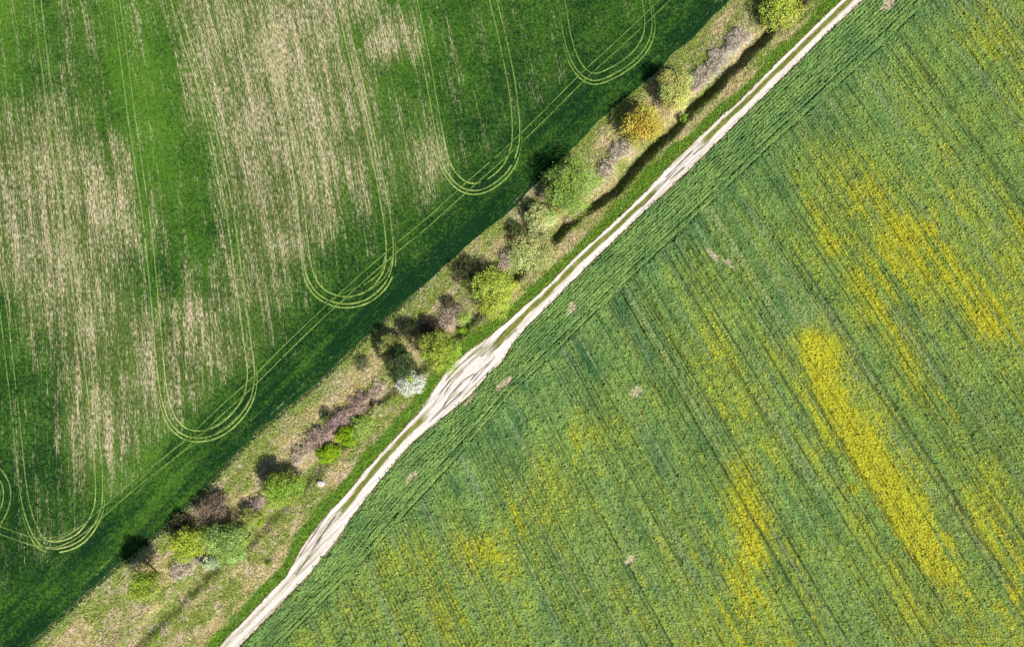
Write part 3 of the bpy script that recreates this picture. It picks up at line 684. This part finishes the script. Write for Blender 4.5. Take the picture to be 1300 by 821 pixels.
T_ = [
 ('tree','light green tree with dark twigs, highest up the strip at the top edge','tree',996,8,25,7.5,LIME,5200,'leafy',dict(twig=900, twcol=(96,80,78))),
 ('tree','pale yellow-green round tree just above the golden one','tree',857,112,23,6.5,[(168,176,84),(216,218,134)],7000,'leafy',dict(lsize=.3,twig=150,gaps=.12,lobes=11)),
 ('tree','golden yellow tree, the only one in that colour','tree',816,157,25,7,GOLD,4600,'leafy',dict(lsize=.34,twig=600,twcol=(110,84,54),gaps=.3)),
 ('tree','largest fresh green tree, its black shadow reaching into the dark field','tree',725,238,33,8.6,FRESH,8000,'leafy',dict(lobes=12,lsize=.3,twig=600)),
 ('shrub','small pale grey-green shrub touching the lower left of the largest green tree','shrub',685,275,18,4.4,PALE,4200,'shrub',dict(lsize=.28,twig=150,gaps=.12)),
 ('tree','pale olive broad tree right of a pinkish twig patch, beside the ditch end','tree',676,318,28,5.5,PALE,8500,'leafy',dict(lsize=.29,twig=300,lobes=13,gaps=.14)),
 ('tree','bright lime tree at the centre of the strip with a big dark shadow','tree',627,370,29,8.4,LIME,7000,'leafy',dict(lobes=11,lsize=.32,gaps=.2)),
 ('shrub','small round light green shrub below left of the lime tree','shrub',587,403,10,3.2,[(130,164,60),(182,206,104)],1600,'shrub',dict(lsize=.22,gaps=.1)),
 ('shrub','tiny vivid green bush under the small round light green shrub','shrub',588,419,5.5,1.5,BRIGHT,500,'shrub',dict(lsize=.2,lobes=5,gaps=.1)),
 ('tree','olive yellow-green small tree left of the dark evergreen','tree',494,438,15,5,OLV,2800,'leafy',dict(lsize=.26,twig=300)),
 ('tree','yellow-green spreading tree right above the white blossoming one','tree',556,446,26,8.2,[(128,158,40),(184,200,80)],6500,'leafy',dict(lobes=11,lsize=.3,gaps=.22,twig=500)),
 ('conifer_tree','blackish green evergreen tree between olive and white trees','tree',510,461,19,8.2,[(22,50,22),(96,118,64)],5200,'leafy',dict(lsize=.28,lobes=8,gaps=.15)),
 ('blossoming_tree','white blossoming tree beside the wide sandy part of the track','tree',521,487,16,4.4,[(150,176,110),(220,226,206),(244,244,240)],4200,'leafy',dict(lsize=.26,stretch=(1.25,.75),twig=200)),
 ('shrub','bright green tuft of a bush growing out of the white blossoming tree','shrub',521,481,6,4.8,BRIGHT,500,'shrub',dict(lsize=.24,lobes=5,gaps=.1)),
 ('shrub','vivid green dense bush, upper of the two vivid ones by purple thickets','shrub',438,555,12,3.6,BRIGHT,2400,'shrub',dict(lsize=.3,lobes=7,gaps=.1)),
 ('shrub','vivid green dense bush, lower of the two vivid ones by purple thickets','shrub',415,577,13,3.4,BRIGHT,2400,'shrub',dict(lsize=.3,lobes=7,gaps=.12,stretch=(1.15,.8),rot=.6)),
 ('shrub','pale green loose shrub right of the vivid green bushes','shrub',459,543,15,3.0,[(132,162,62),(180,200,110)],2200,'shrub',dict(lsize=.26,stretch=(1.15,.8),rot=.75,gaps=.3)),
 ('shrub','pale sparse shrub at the upper end of the pale green loose one','shrub',478,521,10,2.6,PALE,1000,'shrub',dict(lsize=.24,twig=200)),
 ('tree','green half-round tree standing alone, halfway down the lower strip','tree',357,623,23,7.4,[(104,148,40),(182,202,80)],6500,'leafy',dict(lsize=.3,gaps=.15,lobes=9)),
 ('tree','mint green tree with whitish leaves, lowest large tree in the strip','tree',288,692,26,7.8,[(92,142,44),(194,218,124)],6000,'leafy',dict(lsize=.3,gaps=.2,lobes=10)),
 ('tree','yellow-green hazy tree left of the mint green one','tree',236,692,21,6.2,[(146,170,40),(198,208,84)],4600,'leafy',dict(lsize=.3,gaps=.2,twig=300)),
 ('tree','large bare brown tree above the mint green one','tree',268,648,22,4.8,DARK,0,'leafy',dict(twig=2000,twcol=(124,110,100),lobes=12,stretch=(1.3,.8),rot=.35)),
 ('shrub','pale olive shrub right of the bare brown tree','shrub',317,656,12,3.8,OLV,1700,'shrub',dict(lsize=.24,twig=300)),
 ('shrub','tiny yellow-green bush at the right foot of the pale olive shrub','shrub',329,664,6,2.2,BRIGHT,500,'shrub',dict(lsize=.24,lobes=5,gaps=.1)),
 ('shrub','bright yellow-green bush on the right flank of the mint tree','shrub',311,683,7,5.2,BRIGHT,600,'shrub',dict(lsize=.26,lobes=5,gaps=.1)),
 ('shrub','whitish green low shrub at the lower left of the mint tree','shrub',265,716,10,2.4,[(160,186,140),(208,216,190)],1100,'shrub',dict(lsize=.24)),
 ('tree','yellow-green tree at the lowest left end of the strip','tree',184,740,21,10.5,[(116,146,32),(176,190,76)],4600,'leafy',dict(lsize=.3,twig=300)),
 ('shrub','small green bush on the bank beside the dark ditch, right of the golden tree','shrub',871,148,5.5,1.8,[(110,156,40),(160,196,80)],450,'shrub',dict(lsize=.2,lobes=5,gaps=.1)),
 ('shrub','yellowish thin shrub between the largest green tree and the pale grey-green shrub','shrub',703,271,9,2.6,[(150,146,40),(196,186,70)],800,'shrub',dict(lsize=.22,twig=250)),
 ('shrub','dark green low shrub against the upper left of the pale grey-green one','shrub',671,266,7,2.0,[(40,78,30),(78,112,48)],600,'shrub',dict(lsize=.22)),
 ('shrub','dark olive clump in place of shade at the upper left of the pale olive broad tree','shrub',655,294,13,2.6,[(62,84,36),(104,118,60)],1000,'shrub',dict(lsize=.24,twig=400,twcol=(84,70,60))),  # added dark clump where only shade lies
 ('shrub','dark olive bush coloured for the shadow of the lime tree','shrub',590,342,17,2.8,[(56,72,38),(92,104,56)],1500,'shrub',dict(lsize=.24,twig=700,twcol=(84,74,66))),  # leaf and twig colours carry the lime tree's shadow
 ('shrub','dark brown twigs standing in for the shadow left of the small round light green shrub','shrub',567,384,9,1.8,[(80,84,54),(112,108,72)],400,'shrub',dict(lsize=.22,twig=450,twcol=(92,78,70))),  # partly twigs, partly the small shrub's shadow given as dark colour
 ('shrub','dark green clump put in for tree shadow above left of the evergreen tree','shrub',517,419,12,3.4,[(44,64,30),(84,96,52)],900,'shrub',dict(lsize=.24,twig=500,twcol=(78,66,60))),  # dark leaves added for the spreading tree's shadow
 ('shrub','brown bare shrub above the yellow-green spreading tree','shrub',545,415,14,2.8,DARK,0,'shrub',dict(twig=1300,twcol=(98,84,76))),
 ('shrub','dull green low bush alone on the dry grass left of the olive tree','shrub',459,462,10,1.6,[(84,104,52),(120,134,76)],700,'shrub',dict(lsize=.22,twig=200)),
 ('shrub','dark green clump standing in for shadow at the upper left of the purple thicket','shrub',413,527,8,1.9,[(50,74,32),(86,104,50)],600,'shrub',dict(lsize=.22)),  # a shadow built as dark leaves
 ('shrub','small dull green clump added as shade on the dry grass above left of the hazy tree','shrub',226,663,12,2.6,[(72,84,46),(110,116,68)],700,'shrub',dict(lsize=.24,twig=600,twcol=(96,84,72))),  # dull leaves and twigs added to represent dark shade
 ('shrub','tiny green bush near the track in the lowest part of the strip','shrub',340,716,5,1.2,[(110,150,40),(160,190,70)],300,'shrub',dict(lsize=.2,lobes=4)),
 ('shrub','dark mauve small bush between the hazy tree and the mint tree','shrub',254,708,6,1.8,DARK,0,'shrub',dict(twig=420,twcol=(84,68,90),lobes=5)),
]
for i, (nm, lb, ct, x, y, r_, h_, co, nl, sty, kw) in enumerate(T_):
    plant(nm, lb, ct, x, y, r_, h_, co, int(nl*1.6), sty, seed=i, **kw)
B_ = [
 ('pinkish white bare thicket, uppermost of the three between the top tree and the pale tree', 936, 52, 15, 1.9, 1700, (206,184,188)),
 ('pinkish white bare thicket, middle of the three between the top tree and the pale tree', 912, 76, 15, 1.9, 1700, (204,184,186)),
 ('pinkish white bare thicket nearest the right side of the pale yellow-green tree', 889, 99, 14, 1.7, 1500, (190,168,168)),
 ('mauve bare thicket between the golden tree and the largest green tree, upper one', 786, 192, 12, 1.6, 1200, (196,172,172)),
 ('mauve bare thicket between the golden tree and the largest green tree, lower one', 770, 212, 11, 1.4, 1000, (186,164,158)),
 ('pinkish bare thicket between the lime tree and the pale olive broad tree', 643, 330, 12, 1.7, 1100, (176,152,154)),
 ('mauve bare thicket left of the lime tree', 572, 402, 15, 1.8, 1400, (162,136,140)),
 ('brown mauve bare thicket left of the golden tree crown foot', 838, 130, 9, 1.2, 500, (170,150,130)),
 ('purplish bare thicket, uppermost of the row above the vivid green bushes', 455, 513, 14, 2.4, 1500, (138,112,120)),
 ('purplish bare thicket, middle of the row above the vivid green bushes', 428, 535, 13, 2.6, 1500, (124,102,124)),
 ('purplish bare thicket, lowest of the row above the vivid green bushes', 402, 557, 14, 2.4, 1500, (138,116,126)),
 ('pinkish pale bare thicket below left of the lowest purplish one', 382, 577, 12, 1.2, 900, (196,168,158)),
 ('pink bare thicket between the purplish row and the white blossoming tree', 477, 496, 12, 1.4, 1000, (194,162,152)),
 ('bare mauve thicket between the green half-round tree and the bare brown tree', 325, 640, 9, 1.9, 700, (140,118,140)),
 ('pale mauve low thicket below the yellow-green hazy tree', 232, 720, 15, 1.1, 1000, (196,176,170)),
 ('dark bare twigs put in for the shade at the upper left rim of the green half-round tree', 340, 604, 9, 1.8, 500, (120,106,100)),  # twigs added where the tree's own shade falls
 ('dark bare thicket at the left rim of the largest green tree', 692, 245, 8, 2.6, 700, (96,78,76)),
 ('brown bare thicket along the ditch under the largest green tree', 730, 272, 13, 1.2, 800, (168,142,118)),
]
for i, (lb, x, y, r_, h_, tw, tc) in enumerate(B_):
    tc = tuple(np.array(tc)*.45+np.array([156, 142, 130])*.55)
    plant('thicket', lb, 'thicket', x, y, r_*1.12, h_*.85, DARK, 0, 'shrub', twig=int(tw*.85), twcol=tuple(np.minimum(np.array(tc)*1.1, 230)), seed=200+i, lobes=14, flat=.6, stretch=(1.35, .9), rot=math.radians(45), group='bare thickets along the strip')

# ------------------------------------------------------------------ pale boulder on the dry verge
import bmesh
bm = bmesh.new(); bmesh.ops.create_icosphere(bm, subdivisions=3, radius=1)
for v in bm.verts:
    p = v.co; f = 1+.35*(float(noise(p.x*1.7+5, p.y*1.7+p.z*2.1, 3))-.5)+.15*(float(noise(p.x*4, p.y*4+p.z*3, 4))-.5)
    v.co = Vector((p.x*f*1.15, p.y*f*.8, max(p.z, -.5)*f*.6))
me = bpy.data.meshes.new('boulder'); bm.to_mesh(me); bm.free(); me.materials.append(MAT_STONE)
o = bpy.data.objects.new('boulder', me); COL.objects.link(o); X, Y = px2w(408, 613); s_, t_ = w2st(X, Y)
o.location = (X, Y, float(height(np.array([s_]), np.array([t_]))[0])+.2)
tag(o, 'single whitish boulder on the dry grass between the green tree and the track', 'boulder')
print('TRIS', sum(sum(len(p.vertices)-2 for p in ob.data.polygons) if len(ob.data.polygons) < 2000 else len(ob.data.loops)-2*len(ob.data.polygons) for ob in SC.objects if ob.type == 'MESH'))
